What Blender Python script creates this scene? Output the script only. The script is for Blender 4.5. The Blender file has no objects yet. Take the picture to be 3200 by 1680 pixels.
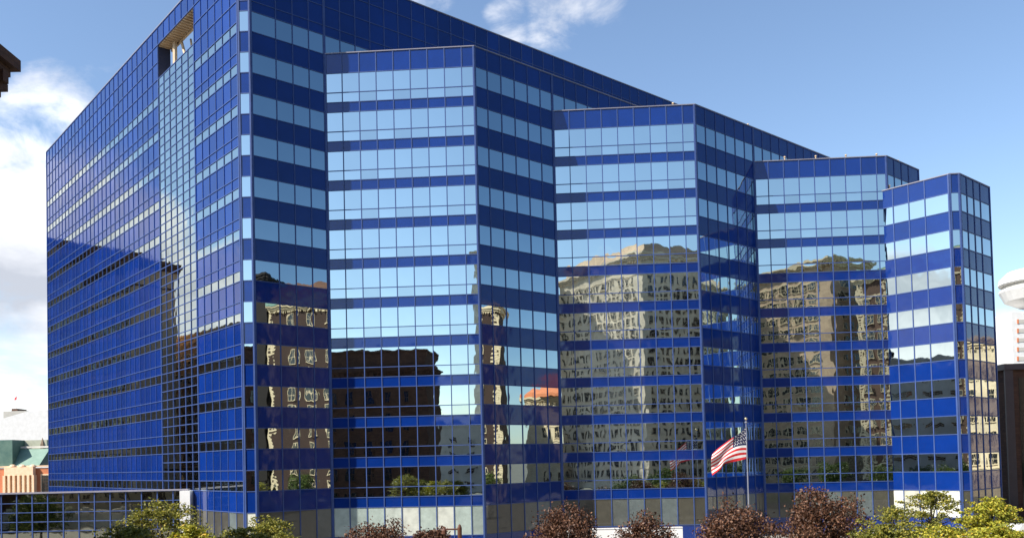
import bpy, math, random
from mathutils import Vector, Matrix
random.seed(7)
S = bpy.context.scene
COL = S.collection
PI = math.pi
GZ = 8.8                      # camera eye height above the ground
# ------------------------------------------------------------------ camera data (photo solved by resection)
FPX, CX, CY, PITCH, ROLL = 2735.05, 1564.65, 1352.92, 0.0304474, -0.0238359
cF = Vector((0, math.cos(PITCH), math.sin(PITCH)))
U0 = Vector((0, -math.sin(PITCH), math.cos(PITCH)))
X0 = Vector((1, 0, 0))
cR = math.cos(ROLL) * X0 + math.sin(ROLL) * U0
cU = -math.sin(ROLL) * X0 + math.cos(ROLL) * U0
EYE = Vector((0, 0, GZ))
def ray(x, y):
    return (cF * FPX + cR * (x - CX) - cU * (y - CY)).normalized()
def at(x, y, Y):
    d = ray(x, y)
    return EYE + d * (Y / d.y)

H = 3.81
Z0 = GZ - 2.2946
def Z(l): return Z0 + H * l
V2 = lambda x, y: Vector((x, y))
u = V2(0.7614243, 0.6482538); v = V2(-0.6482538, 0.7614243); w = V2(0.9980829, -0.0618918)
K = V2(-22.00063, 78.71578); AK = V2(-23.13429, 78.78608); AL = V2(-67.85913, 131.31887)
S1 = V2(-16.19991, 83.65434); E2 = V2(-1.69997, 82.75519); S2 = V2(6.15552, 89.44312)
E3 = V2(20.61852, 88.54626); S3 = V2(28.51868, 95.27222); E4 = V2(42.67165, 94.39458); R4 = V2(48.62396, 99.46220)
T0 = V2(41.78529, 94.87446); T1 = V2(46.67140, 89.13534); T2 = V2(47.69732, 89.07172); T3 = V2(53.61249, 94.10772)

# ------------------------------------------------------------------ node helpers
def mat_new(name):
    m = bpy.data.materials.new(name); m.use_nodes = True
    nt = m.node_tree; nt.nodes.clear()
    out = nt.nodes.new('ShaderNodeOutputMaterial')
    b = nt.nodes.new('ShaderNodeBsdfPrincipled')
    nt.links.new(b.outputs[0], out.inputs[0])
    return m, nt, b, out
def setin(n, **k):
    for a, b in k.items():
        n.inputs[a.replace('_', ' ')].default_value = b
def node(nt, t, **k):
    n = nt.nodes.new(t)
    for a, b in k.items(): setattr(n, a, b)
    return n
def math_n(nt, op, a, b=None, c=None):
    n = nt.nodes.new('ShaderNodeMath'); n.operation = op
    for i, q in enumerate((a, b, c)):
        if q is None: continue
        if isinstance(q, (int, float)): n.inputs[i].default_value = q
        else: nt.links.new(q, n.inputs[i])
    return n.outputs[0]
def ramp(nt, fac, stops):
    r = nt.nodes.new('ShaderNodeValToRGB'); nt.links.new(fac, r.inputs[0])
    el = r.color_ramp.elements
    while len(el) < len(stops): el.new(0.5)
    for e, (p, c) in zip(el, stops):
        e.position = p; e.color = (*c, 1)
    return r.outputs[0]
def rgb4(c): return (c[0], c[1], c[2], 1)

def mat_rough(name, c1, c2, scale=0.6, rough=0.85, bump=0.0, spec=0.3, detail=6, coords='Object', sub=None):
    """weathered surface: two tones blended by noise, plus fine grain"""
    m, nt, b, out = mat_new(name)
    tc = node(nt, 'ShaderNodeTexCoord')
    n = node(nt, 'ShaderNodeTexNoise'); setin(n, Scale=scale, Detail=detail, Roughness=0.65)
    nt.links.new(tc.outputs[coords], n.inputs['Vector'])
    col = ramp(nt, n.outputs['Fac'], [(0.3, c1), (0.7, c2)])
    nt.links.new(col, b.inputs['Base Color'])
    setin(b, Roughness=rough); b.inputs['Specular IOR Level'].default_value = spec
    if bump:
        n2 = node(nt, 'ShaderNodeTexNoise'); setin(n2, Scale=scale * 12, Detail=4)
        nt.links.new(tc.outputs[coords], n2.inputs['Vector'])
        bp = node(nt, 'ShaderNodeBump'); setin(bp, Strength=0.5, Distance=bump)
        nt.links.new(n2.outputs['Fac'], bp.inputs['Height']); nt.links.new(bp.outputs[0], b.inputs['Normal'])
    return m

def mat_masonry(name, c1, c2, mortar, bw=0.6, bh=0.25, rough=0.85, mottle=0.35):
    """coursed stone or brick; brick texture driven by wall-plane coordinates"""
    m, nt, b, out = mat_new(name)
    tc = node(nt, 'ShaderNodeTexCoord')
    br = node(nt, 'ShaderNodeTexBrick'); br.offset = 0.5
    setin(br, Color1=rgb4(c1), Color2=rgb4(c2), Mortar=rgb4(mortar), Scale=1.0)
    br.inputs['Brick Width'].default_value = bw; br.inputs['Row Height'].default_value = bh
    br.inputs['Mortar Size'].default_value = 0.012
    nt.links.new(tc.outputs['UV'], br.inputs['Vector'])
    n = node(nt, 'ShaderNodeTexNoise'); setin(n, Scale=0.25, Detail=6, Roughness=0.7)
    nt.links.new(tc.outputs['Object'], n.inputs['Vector'])
    mr = node(nt, 'ShaderNodeMapRange'); setin(mr, From_Min=0.3, From_Max=0.7, To_Min=1 - mottle, To_Max=1.1)
    nt.links.new(n.outputs['Fac'], mr.inputs['Value'])
    mx = node(nt, 'ShaderNodeMix', data_type='RGBA', blend_type='MULTIPLY'); mx.inputs[0].default_value = 1
    nt.links.new(br.outputs['Color'], mx.inputs[6]); nt.links.new(mr.outputs[0], mx.inputs[7])
    nt.links.new(mx.outputs[2], b.inputs['Base Color'])
    setin(b, Roughness=rough)
    return m

def mat_vision(name, tint, wav=0.0013, pil=0.0024, rough=0.012, dirt=0.0):
    """mirror-coated window glass; each pane is slightly bowed and wavy in its own way"""
    m, nt, b, out = mat_new(name)
    tc = node(nt, 'ShaderNodeTexCoord'); geo = node(nt, 'ShaderNodeNewGeometry')
    setin(b, Metallic=1.0, Roughness=rough)
    rnd = geo.outputs['Random Per Island']
    # tint varies a little from pane to pane
    c = ramp(nt, rnd, [(0.0, tuple(x * 0.88 for x in tint)), (0.5, tint), (1.0, tuple(x * 1.06 for x in tint))])
    nt.links.new(c, b.inputs['Base Color'])
    mp = node(nt, 'ShaderNodeMapping'); mp.inputs['Scale'].default_value = (1, 1, 0.55)
    nt.links.new(tc.outputs['Object'], mp.inputs[0])
    n = node(nt, 'ShaderNodeTexNoise', noise_dimensions='4D'); setin(n, Scale=0.75, Detail=1.5, Roughness=0.5)
    nt.links.new(mp.outputs[0], n.inputs['Vector'])
    nt.links.new(math_n(nt, 'MULTIPLY', rnd, 37.0), n.inputs['W'])
    sp = node(nt, 'ShaderNodeSeparateXYZ'); nt.links.new(tc.outputs['UV'], sp.inputs[0])
    def par(o):
        q = math_n(nt, 'SUBTRACT', o, 0.5); q = math_n(nt, 'MULTIPLY', q, q)
        return math_n(nt, 'SUBTRACT', 0.25, q)
    dome = math_n(nt, 'MULTIPLY', par(sp.outputs[0]), par(sp.outputs[1]))
    amt = math_n(nt, 'MULTIPLY', math_n(nt, 'SUBTRACT', rnd, 0.25), 16 * pil)
    hgt = math_n(nt, 'ADD', math_n(nt, 'MULTIPLY', dome, amt), math_n(nt, 'MULTIPLY', n.outputs['Fac'], wav * 6))
    # edge pinch from the gasket
    bp = node(nt, 'ShaderNodeBump'); setin(bp, Strength=1.0, Distance=1.0)
    nt.links.new(hgt, bp.inputs['Height']); nt.links.new(bp.outputs[0], b.inputs['Normal'])
    return m

def mat_spandrel(name, base, rough=0.06):
    m, nt, b, out = mat_new(name)
    tc = node(nt, 'ShaderNodeTexCoord'); geo = node(nt, 'ShaderNodeNewGeometry')
    rnd = geo.outputs['Random Per Island']
    c = ramp(nt, rnd, [(0.0, tuple(x * 0.78 for x in base)), (1.0, tuple(x * 1.14 for x in base))])
    n = node(nt, 'ShaderNodeTexNoise'); setin(n, Scale=0.35, Detail=8, Roughness=0.7)
    nt.links.new(tc.outputs['Object'], n.inputs['Vector'])
    mr = node(nt, 'ShaderNodeMapRange'); setin(mr, From_Min=0.3, From_Max=0.7, To_Min=0.86, To_Max=1.1)
    nt.links.new(n.outputs['Fac'], mr.inputs['Value'])
    mx = node(nt, 'ShaderNodeMix', data_type='RGBA', blend_type='MULTIPLY'); mx.inputs[0].default_value = 1
    nt.links.new(c, mx.inputs[6]); nt.links.new(mr.outputs[0], mx.inputs[7])
    nt.links.new(mx.outputs[2], b.inputs['Base Color'])
    setin(b, Roughness=rough); b.inputs['Specular IOR Level'].default_value = 0.65
    n2 = node(nt, 'ShaderNodeTexNoise', noise_dimensions='4D'); setin(n2, Scale=0.7, Detail=1.0)
    nt.links.new(tc.outputs['Object'], n2.inputs['Vector'])
    nt.links.new(math_n(nt, 'MULTIPLY', rnd, 37.0), n2.inputs['W'])
    bp = node(nt, 'ShaderNodeBump'); setin(bp, Strength=1.0, Distance=0.02)
    nt.links.new(n2.outputs['Fac'], bp.inputs['Height']); nt.links.new(bp.outputs[0], b.inputs['Normal'])
    return m

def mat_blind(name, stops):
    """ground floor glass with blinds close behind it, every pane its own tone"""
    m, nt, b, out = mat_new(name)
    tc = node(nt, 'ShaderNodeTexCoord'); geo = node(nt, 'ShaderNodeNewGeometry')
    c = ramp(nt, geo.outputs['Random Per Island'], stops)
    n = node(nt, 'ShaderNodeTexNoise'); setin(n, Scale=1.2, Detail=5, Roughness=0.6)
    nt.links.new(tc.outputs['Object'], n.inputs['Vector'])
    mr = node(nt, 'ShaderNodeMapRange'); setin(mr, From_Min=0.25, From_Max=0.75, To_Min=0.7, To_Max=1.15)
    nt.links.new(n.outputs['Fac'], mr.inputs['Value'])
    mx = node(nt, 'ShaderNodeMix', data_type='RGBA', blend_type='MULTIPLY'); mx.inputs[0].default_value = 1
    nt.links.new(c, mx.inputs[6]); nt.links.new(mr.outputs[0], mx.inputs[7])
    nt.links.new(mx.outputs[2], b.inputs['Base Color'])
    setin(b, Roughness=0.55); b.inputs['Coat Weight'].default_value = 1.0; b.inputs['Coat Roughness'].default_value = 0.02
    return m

def mat_leaf(name, stops, trans=0.3):
    m, nt, b, out = mat_new(name)
    geo = node(nt, 'ShaderNodeNewGeometry')
    c = ramp(nt, geo.outputs['Random Per Island'], stops)
    nt.links.new(c, b.inputs['Base Color']); setin(b, Roughness=0.55)
    b.inputs['Specular IOR Level'].default_value = 0.35
    t = node(nt, 'ShaderNodeBsdfTranslucent'); nt.links.new(c, t.inputs[0])
    mx = node(nt, 'ShaderNodeMixShader'); mx.inputs[0].default_value = trans
    nt.links.new(b.outputs[0], mx.inputs[1]); nt.links.new(t.outputs[0], mx.inputs[2])
    nt.links.new(mx.outputs[0], out.inputs[0])
    return m

def mat_plain(name, c, rough=0.5, metal=0.0, spec=0.5):
    m, nt, b, out = mat_new(name)
    tc = node(nt, 'ShaderNodeTexCoord')
    n = node(nt, 'ShaderNodeTexNoise'); setin(n, Scale=1.3, Detail=6, Roughness=0.7)
    nt.links.new(tc.outputs['Object'], n.inputs['Vector'])
    col = ramp(nt, n.outputs['Fac'], [(0.3, tuple(x * 0.85 for x in c)), (0.7, tuple(min(1, x * 1.1) for x in c))])
    nt.links.new(col, b.inputs['Base Color']); setin(b, Roughness=rough, Metallic=metal)
    b.inputs['Specular IOR Level'].default_value = spec
    return m

M = {}
M['vis'] = mat_vision('mirror_glass', (0.585, 0.665, 0.655))
M['visA'] = mat_vision('mirror_glass_side', (0.56, 0.61, 0.56), wav=0.0013, pil=0.0026)
M['wing'] = mat_vision('wing_glass', (0.33, 0.33, 0.28), wav=0.0022, pil=0.004, rough=0.03)
M['span'] = mat_spandrel('cobalt_spandrel_glass', (0.0030, 0.0250, 0.170))
M['mull'] = mat_plain('blue_grey_aluminium', (0.050, 0.085, 0.225), 0.5, 0.0, 0.2)
M['cope'] = mat_plain('coping_metal', (0.22, 0.21, 0.25), 0.5, 0.0)
M['core'] = mat_plain('dark_core', (0.015, 0.02, 0.05), 0.7)
M['deck'] = mat_rough('roof_gravel', (0.16, 0.15, 0.13), (0.26, 0.24, 0.21), 2.0)
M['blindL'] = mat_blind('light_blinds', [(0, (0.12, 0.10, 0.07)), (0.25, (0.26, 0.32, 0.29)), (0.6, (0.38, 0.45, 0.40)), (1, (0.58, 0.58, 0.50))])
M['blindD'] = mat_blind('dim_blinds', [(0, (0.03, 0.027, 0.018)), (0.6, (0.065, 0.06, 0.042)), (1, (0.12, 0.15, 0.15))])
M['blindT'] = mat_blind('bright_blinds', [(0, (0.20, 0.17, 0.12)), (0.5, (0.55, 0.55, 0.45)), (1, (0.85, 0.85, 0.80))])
M['tan'] = mat_rough('tan_painted_steel', (0.42, 0.30, 0.18), (0.60, 0.46, 0.30), 0.8, 0.6)
M['white'] = mat_rough('white_painted', (0.60, 0.59, 0.57), (0.72, 0.71, 0.69), 0.7, 0.6)
M['offwhite'] = mat_rough('off_white_precast', (0.62, 0.58, 0.52), (0.75, 0.71, 0.64), 0.5, 0.7)
M['asphalt'] = mat_rough('asphalt', (0.035, 0.035, 0.037), (0.065, 0.064, 0.062), 0.5, 0.9, 0.01)
M['paving'] = mat_rough('concrete_paving', (0.20, 0.195, 0.175), (0.29, 0.28, 0.25), 0.4, 0.9, 0.005)
M['soil'] = mat_rough('city_ground', (0.09, 0.09, 0.075), (0.17, 0.16, 0.13), 0.08, 0.95)
M['grass'] = mat_rough('lawn', (0.035, 0.07, 0.015), (0.07, 0.12, 0.03), 0.6, 0.95, 0.03)
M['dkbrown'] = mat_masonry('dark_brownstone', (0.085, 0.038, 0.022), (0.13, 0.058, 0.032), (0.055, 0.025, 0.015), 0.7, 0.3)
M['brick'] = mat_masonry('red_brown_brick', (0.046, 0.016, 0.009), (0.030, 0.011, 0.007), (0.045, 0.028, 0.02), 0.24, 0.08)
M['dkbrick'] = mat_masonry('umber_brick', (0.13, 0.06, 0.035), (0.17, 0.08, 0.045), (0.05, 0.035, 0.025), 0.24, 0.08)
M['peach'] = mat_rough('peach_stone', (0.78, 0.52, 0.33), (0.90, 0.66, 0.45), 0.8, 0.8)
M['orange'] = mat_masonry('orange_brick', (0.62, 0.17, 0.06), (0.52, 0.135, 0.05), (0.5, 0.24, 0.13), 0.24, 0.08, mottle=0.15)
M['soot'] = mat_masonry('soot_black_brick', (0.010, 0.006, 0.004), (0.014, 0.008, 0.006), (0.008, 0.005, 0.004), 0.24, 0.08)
M['pale'] = mat_masonry('pale_limestone', (0.80, 0.72, 0.58), (0.88, 0.80, 0.66), (0.55, 0.5, 0.4), 1.1, 0.5)
M['quoin'] = mat_rough('cream_stone', (0.55, 0.43, 0.27), (0.72, 0.58, 0.38), 0.8, 0.8)
M['lime'] = mat_masonry('grey_limestone', (0.76, 0.63, 0.47), (0.86, 0.72, 0.54), (0.48, 0.39, 0.29), 1.1, 0.5)
M['tanstone'] = mat_masonry('tan_stone', (0.50, 0.34, 0.22), (0.58, 0.41, 0.26), (0.30, 0.21, 0.14), 1.1, 0.5)
M['cream'] = mat_masonry('cream_terracotta', (0.62, 0.50, 0.33), (0.68, 0.56, 0.38), (0.45, 0.37, 0.26), 1.0, 0.5)
M['greyconc'] = mat_rough('grey_concrete', (0.40, 0.38, 0.34), (0.50, 0.48, 0.43), 0.25, 0.85)
M['copper'] = mat_rough('verdigris_copper', (0.14, 0.24, 0.19), (0.20, 0.31, 0.25), 0.5, 0.6)
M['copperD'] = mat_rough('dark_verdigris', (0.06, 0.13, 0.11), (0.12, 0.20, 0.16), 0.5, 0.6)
M['winglass'] = mat_plain('dark_window_glass', (0.018, 0.02, 0.022), 0.08, 0.0, 0.7)
M['olive'] = mat_masonry('olive_brown_brick', (0.26, 0.18, 0.12), (0.34, 0.24, 0.16), (0.08, 0.06, 0.04), 0.24, 0.08)
M['pole'] = mat_plain('grey_pole_paint', (0.26, 0.27, 0.32), 0.3, 0.2)
M['gold'] = mat_plain('gilded_ball', (0.85, 0.68, 0.40), 0.25, 0.9)
M['lampbrown'] = mat_plain('brown_lamp_paint', (0.10, 0.038, 0.018), 0.45)
M['red'] = mat_plain('flag_red', (0.62, 0.018, 0.022), 0.75)
M['fwhite'] = mat_plain('flag_white', (0.80, 0.78, 0.74), 0.75)
M['navy'] = mat_plain('flag_navy', (0.012, 0.014, 0.07), 0.75)
M['bark'] = mat_rough('bark', (0.05, 0.035, 0.022), (0.11, 0.08, 0.05), 6.0, 0.9)
M['leafP'] = mat_leaf('purple_leaves', [(0, (0.030, 0.012, 0.006)), (0.5, (0.080, 0.034, 0.017)), (0.85, (0.15, 0.068, 0.036)), (1, (0.24, 0.13, 0.075))], 0.15)
M['leafG'] = mat_leaf('yellow_green_leaves', [(0, (0.08, 0.09, 0.018)), (0.5, (0.19, 0.195, 0.03)), (0.85, (0.33, 0.30, 0.045)), (1, (0.48, 0.37, 0.06))], 0.35)
M['leafY'] = mat_leaf('golden_leaves', [(0, (0.17, 0.19, 0.02)), (0.5, (0.36, 0.36, 0.04)), (0.85, (0.52, 0.46, 0.05)), (1, (0.66, 0.42, 0.05))], 0.35)
M['leafD'] = mat_leaf('green_leaves', [(0, (0.03, 0.05, 0.012)), (0.6, (0.07, 0.10, 0.02)), (1, (0.14, 0.17, 0.04))], 0.3)
M['carmetal'] = mat_plain('van_paint', (0.60, 0.60, 0.58), 0.3, 0.0, 0.6)
M['rubber'] = mat_plain('black_rubber', (0.02, 0.02, 0.02), 0.7)

# ------------------------------------------------------------------ mesh helpers
class MB:
    def __init__(s): s.v = []; s.f = []; s.mi = []; s.uv = []
    def quad(s, a, b, c, d, mi=0, uv=None):
        i = len(s.v); s.v += [tuple(a), tuple(b), tuple(c), tuple(d)]; s.f.append((i, i+1, i+2, i+3)); s.mi.append(mi)
        if uv is None:
            a, b, c, d = map(Vector, (a, b, c, d))
            n = (b - a).cross(d - a)
            if abs(n.z) < 0.7 * n.length:
                t = Vector((n.y, -n.x, 0)).normalized(); t = -t
                uv = [(p.dot(t), p.z) for p in (a, b, c, d)]
            else: uv = [(p.x, p.y) for p in (a, b, c, d)]
        s.uv += uv
    def poly(s, pts, mi=0):
        i = len(s.v); s.v += [tuple(p) for p in pts]; s.f.append(tuple(range(i, i+len(pts)))); s.mi.append(mi)
        s.uv += [(p[0], p[1]) for p in pts]
    def obox(s, o, ax, ay, az, mi=0):
        o, ax, ay, az = map(Vector, (o, ax, ay, az))
        p = [o, o+ax, o+ax+ay, o+ay]; q = [k+az for k in p]
        s.quad(p[3], p[2], p[1], p[0], mi); s.quad(*q, mi)
        for i in range(4):
            j = (i+1) % 4; s.quad(p[i], p[j], q[j], q[i], mi)
    def box(s, x0, x1, y0, y1, z0, z1, mi=0):
        s.obox((x0, y0, z0), (x1-x0, 0, 0), (0, y1-y0, 0), (0, 0, z1-z0), mi)
    def prism(s, pts, z0, z1, mi=0, top=None, mt=None):
        n = len(pts)
        for i in range(n):
            a, b = pts[i], pts[(i+1) % n]
            s.quad((a[0], a[1], z0), (b[0], b[1], z0), (b[0], b[1], z1), (a[0], a[1], z1), mi)
        s.poly([(p[0], p[1], z1) for p in pts], mi if mt is None else mt)
        s.poly([(p[0], p[1], z0) for p in reversed(pts)], mi)
    def tube(s, a, b, r0, r1=None, n=8, mi=0, cap=True):
        a, b = Vector(a), Vector(b); r1 = r0 if r1 is None else r1
        d = (b-a).normalized(); e = d.orthogonal().normalized(); g = d.cross(e)
        A = [a+(e*math.cos(2*PI*i/n)+g*math.sin(2*PI*i/n))*r0 for i in range(n)]
        B = [b+(e*math.cos(2*PI*i/n)+g*math.sin(2*PI*i/n))*r1 for i in range(n)]
        for i in range(n):
            j = (i+1) % n; s.quad(A[i], A[j], B[j], B[i], mi)
        if cap: s.poly(list(reversed(A)), mi); s.poly(B, mi)
    def lathe(s, c, prof, n=16, mi=0, a0=0.0):
        """prof: list of (radius, z) from bottom to top"""
        for (r0, z0), (r1, z1) in zip(prof, prof[1:]):
            for i in range(n):
                t0, t1 = a0+2*PI*i/n, a0+2*PI*(i+1)/n
                P = lambda r, t, z: (c[0]+r*math.cos(t), c[1]+r*math.sin(t), c[2]+z)
                s.quad(P(r0, t0, z0), P(r0, t1, z0), P(r1, t1, z1), P(r1, t0, z1), mi)
    def mesh(s, name, mats, smooth=False):
        me = bpy.data.meshes.new(name); me.from_pydata(s.v, [], s.f)
        for m in mats: me.materials.append(m)
        me.polygons.foreach_set('material_index', s.mi)
        ul = me.uv_layers.new(name='UVMap')
        flat = [c for p in s.uv for c in p]
        if len(flat) == len(me.loops)*2: ul.data.foreach_set('uv', flat)
        if smooth: me.polygons.foreach_set('use_smooth', [True]*len(s.f))
        me.update(); return me
    def build(s, name, mats, parent=None, smooth=False):
        if not isinstance(mats, (list, tuple)): mats = [mats]
        o = bpy.data.objects.new(name, s.mesh(name, mats, smooth)); COL.objects.link(o)
        if parent is not None: o.parent = parent; o.matrix_parent_inverse = Matrix.Identity(4)
        return o
def tag(o, label=None, cat=None, group=None, kind=None):
    if label: o['label'] = label
    if cat: o['category'] = cat
    if group: o['group'] = group
    if kind: o['kind'] = kind
    return o
def thing(name, label, cat, group=None):
    o = bpy.data.objects.new(name, None); COL.objects.link(o); o.empty_display_size = 0.5
    return tag(o, label, cat, group)
def v3(p, z): return Vector((p[0], p[1], z))

# ------------------------------------------------------------------ setting: ground, road, paving
g = MB()
g.quad((-4000, -4000, 0), (4000, -4000, 0), (4000, 6000, 0), (-4000, 6000, 0))
tag(g.build('ground', M['soil']), kind='structure')
def strip(name, pts, z, m, kind='structure'):
    b = MB(); b.poly([(p[0], p[1], z) for p in pts]); return tag(b.build(name, m), kind=kind)
strip('road', [(-160, 38), (160, 28), (160, 46), (-160, 56)], 0.02, M['asphalt'])
strip('side_road', [(-16, -120), (2, -120), (6, 36), (-13, 37)], 0.024, M['asphalt'])
pv = MB(); pv.prism([(-90, 56), (110, 50), (110, 88), (60, 96), (-90, 96)], 0.005, 0.14)
tag(pv.build('pavement', M['paving']), kind='structure')
pv = MB(); pv.prism([(8, 5), (120, 2), (120, 27), (8, 33)], 0.005, 0.14)
tag(pv.build('square_lawn', M['grass']), kind='structure')
mk = MB()
for i in range(-12, 13):
    x = i*9.0; y = 42.5-0.03125*x
    mk.quad((x, y-0.07, 0.028), (x+3, y-0.16, 0.028), (x+3, y-0.02, 0.028), (x, y+0.07, 0.028))
tag(mk.build('road_marking', M['white']), kind='structure')

# ------------------------------------------------------------------ the blue glass office building
office = thing('office_building', 'stepped office building of cobalt blue spandrels and mirrored ribbon windows', 'building')
def seq(total, p, first=None, last=None):
    """pane boundaries along a wall"""
    xs = [0.0]
    if first: xs.append(first)
    while xs[-1] + p*0.55 < total - (last or 0): xs.append(xs[-1]+p)
    if last: 
        while len(xs) > 1 and xs[-1] > total-last+0.2*p: xs.pop()
        xs[-1] = total-last
    elif total-xs[-1] < 0.55*p: xs.pop()
    xs.append(total)
    return xs
def panes(b, O, d, n, x0, x1, z0, z1, off=0.0, gap=0.012):
    a = O+d*(x0+gap)+n*off; c = O+d*(x1-gap)+n*off
    b.quad((a.x, a.y, z0+gap), (c.x, c.y, z0+gap), (c.x, c.y, z1-gap), (a.x, a.y, z1-gap), 0, [(0, 0), (1, 0), (1, 1), (0, 1)])
def facade(O, d, cols, rows, names, ground='blindL', vis='vis', mw=0.085, skip=None, parent=office, endpost=0.15, vv=0.06, hv=0.045, wallname='curtain_wall'):
    """rows: (level0, level1, kind, col0, col1); kind V window, S spandrel, G ground glass"""
    n = V2(d.y, -d.x)
    lo = min(r[0] for r in rows); hi = max(r[1] for r in rows)
    wall = MB(); B3 = lambda p, z: Vector((p.x, p.y, z))
    nc = len(cols)-1
    # vertical mullions
    for i, x in enumerate(cols):
        spans = [(r[0], r[1]) for r in rows if (r[3] or 0) <= i <= (nc if r[4] is None else r[4])]
        spans.sort(); merged = []
        for a, b_ in spans:
            if merged and a <= merged[-1][1]+1e-6: merged[-1][1] = max(merged[-1][1], b_)
            else: merged.append([a, b_])
        ww = endpost if i in (0, nc) else mw
        dep = vv+0.02 if i in (0, nc) else vv
        xs = x-ww/2 if i not in (0, nc) else (x if i == 0 else x-ww)
        for a, b_ in merged:
            o = O+d*xs+n*(-0.06)
            wall.obox(B3(o, Z(a)-0.02), (d.x*ww, d.y*ww, 0), (n.x*(dep+0.06), n.y*(dep+0.06), 0), (0, 0, (b_-a)*H+0.04))
    # horizontal mullions
    edges = {}
    for r in rows:
        for l in (r[0], r[1]):
            c0, c1 = (r[3] or 0), (nc if r[4] is None else r[4])
            edges.setdefault(round(l, 3), set()).update(range(c0, c1))
    hw = max(mw*0.85, 0.072)
    for l, cs in edges.items():
        cs = sorted(cs); st = cs[0]; pr = cs[0]
        runs = []
        for c in cs[1:]+[None]:
            if c is None or c != pr+1: runs.append((st, pr+1)); st = c
            pr = c
        for c0, c1 in runs:
            o = O+d*cols[c0]+n*(-0.055)
            L = cols[c1]-cols[c0]
            zc = Z(l)-hw/2
            wall.obox(B3(o, zc), (d.x*L, d.y*L, 0), (n.x*(hv+0.055), n.y*(hv+0.055), 0), (0, 0, hw))
    wo = wall.build(wallname, M['mull'], parent)
    groups = {}
    for r in rows:
        key = (r[2], r[5]) if len(r) > 5 else (r[2], r[0])
        groups.setdefault((key, r[3]), []).append(r)
    for (key, _), rs in groups.items():
        b = MB()
        for r in rs:
            c0, c1 = (r[3] or 0), (nc if r[4] is None else r[4])
            for c in range(c0, c1): panes(b, O, d, n, cols[c], cols[c+1], Z(r[0]), Z(r[1]))
        kd = key[0]
        b.build(names[kd], M[{'V': vis, 'S': 'span', 'G': ground}[kd]], wo)
    return wo
def rowsB(N, top, ground=True):
    r = []
    for n in range(0, N+1):
        r.append((n, n+.5, 'V', None, None))
        if n < N: r.append((n+.5, n+1, 'S', None, None))
    if top-(N+.5) < .6: r.append((N+.5, top, 'S', None, None))
    else: r += [(11.5, 11.75, 'S', None, None), (11.75, 12.25, 'S', None, None), (12.25, 12.75, 'S', None, None), (12.75, 13.25, 'S', None, None)]
    r += [(-.5, 0, 'S', None, None), (-1.23, -.5, 'G', None, None), (-1.7, -1.23, 'S', None, None)]
    return r
def rowsC(N):
    r = [(N+.5, N+1, 'S', None, None)]
    for n in range(0, N+1):
        r += [(n, n+.5, 'V', None, None, n), (n-.25, n, 'V', None, None, n), (n-.5, n-.25, 'S', None, None)]
    r += [(-1.23, -.5, 'G', None, None), (-1.7, -1.23, 'S', None, None)]
    return r
NB = {'V': 'ribbon_window', 'S': 'shaded_spandrel', 'G': 'ground_floor_glazing'}
NC = {'V': 'tall_ribbon_window', 'S': 'narrow_spandrel', 'G': 'ground_floor_glazing'}
NA = {'V': 'slot_window', 'S': 'side_spandrel', 'G': 'ground_floor_glazing'}
NK = {'V': 'corner_window', 'S': 'corner_spandrel', 'G': 'ground_floor_glazing'}
# long side wall, seen raking away to the left
colsA = [i*1.7248 for i in range(41)]
rA = []
for n in range(0, 12):
    for c0, c1 in ((0, 28), (34, 40)):
        rA += [(n, n+.25, 'V', c0, c1)]
        if n < 11: rA += [(n+.25, n+.5, 'S', c0, c1, 100+n), (n+.5, n+1, 'S', c0, c1, 100+n)]
        else: rA += [(11.25, 11.75, 'S', c0, c1, 111)]
for c0, c1 in ((0, 28), (34, 40)):
    rA += [(11.75, 12.25, 'S', c0, c1, 112), (12.25, 12.75, 'S', c0, c1, 112)]
rA += [(12.75, 13.25, 'S', 0, 40, 113), (-.5, 0, 'S', 0, 40, 99), (-1.23, -.5, 'G', 0, 40)]
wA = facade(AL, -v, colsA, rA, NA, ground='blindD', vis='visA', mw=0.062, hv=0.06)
# stair shaft glazing on that wall: four panes to a floor
sh = []
for n in range(0, 12):
    for k in range(4):
        if n == 11 and k == 3: continue
        sh.append((n+k*.25, n+k*.25+.25, 'V', 0, 6, n))
facade(AL-v*(28*1.7248)-v*0.0, -v, [i*1.7248 for i in range(7)], sh, {'V': 'stair_shaft_window', 'S': 'x', 'G': 'x'}, vis='visA', mw=0.09, wallname='stair_shaft_wall')
# chamfer, then the shaded steps and the sunlit steps
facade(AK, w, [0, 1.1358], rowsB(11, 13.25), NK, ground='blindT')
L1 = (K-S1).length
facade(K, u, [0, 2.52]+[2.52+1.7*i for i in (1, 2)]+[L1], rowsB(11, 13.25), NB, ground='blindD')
cx1 = [L1+1.72*i for i in range(0, 33)]
facade(K, u, cx1, [(11, 11.5, 'V', None, None), (11.5, 11.75, 'S', None, None), (11.75, 12.25, 'S', None, None), (12.25, 12.75, 'S', None, None), (12.75, 13.25, 'S', None, None)], NB, endpost=0.085)
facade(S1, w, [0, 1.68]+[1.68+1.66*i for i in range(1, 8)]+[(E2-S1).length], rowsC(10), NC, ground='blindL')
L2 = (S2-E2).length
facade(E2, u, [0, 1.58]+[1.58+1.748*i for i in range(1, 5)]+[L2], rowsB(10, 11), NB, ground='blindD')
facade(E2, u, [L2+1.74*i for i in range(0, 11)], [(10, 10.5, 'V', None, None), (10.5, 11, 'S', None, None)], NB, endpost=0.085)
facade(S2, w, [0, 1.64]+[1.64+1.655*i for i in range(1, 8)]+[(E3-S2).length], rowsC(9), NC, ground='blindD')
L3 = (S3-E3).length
facade(E3, u, [0]+[1.729*i for i in range(1, 6)]+[L3], rowsB(9, 10), NB, ground='blindD')
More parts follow.
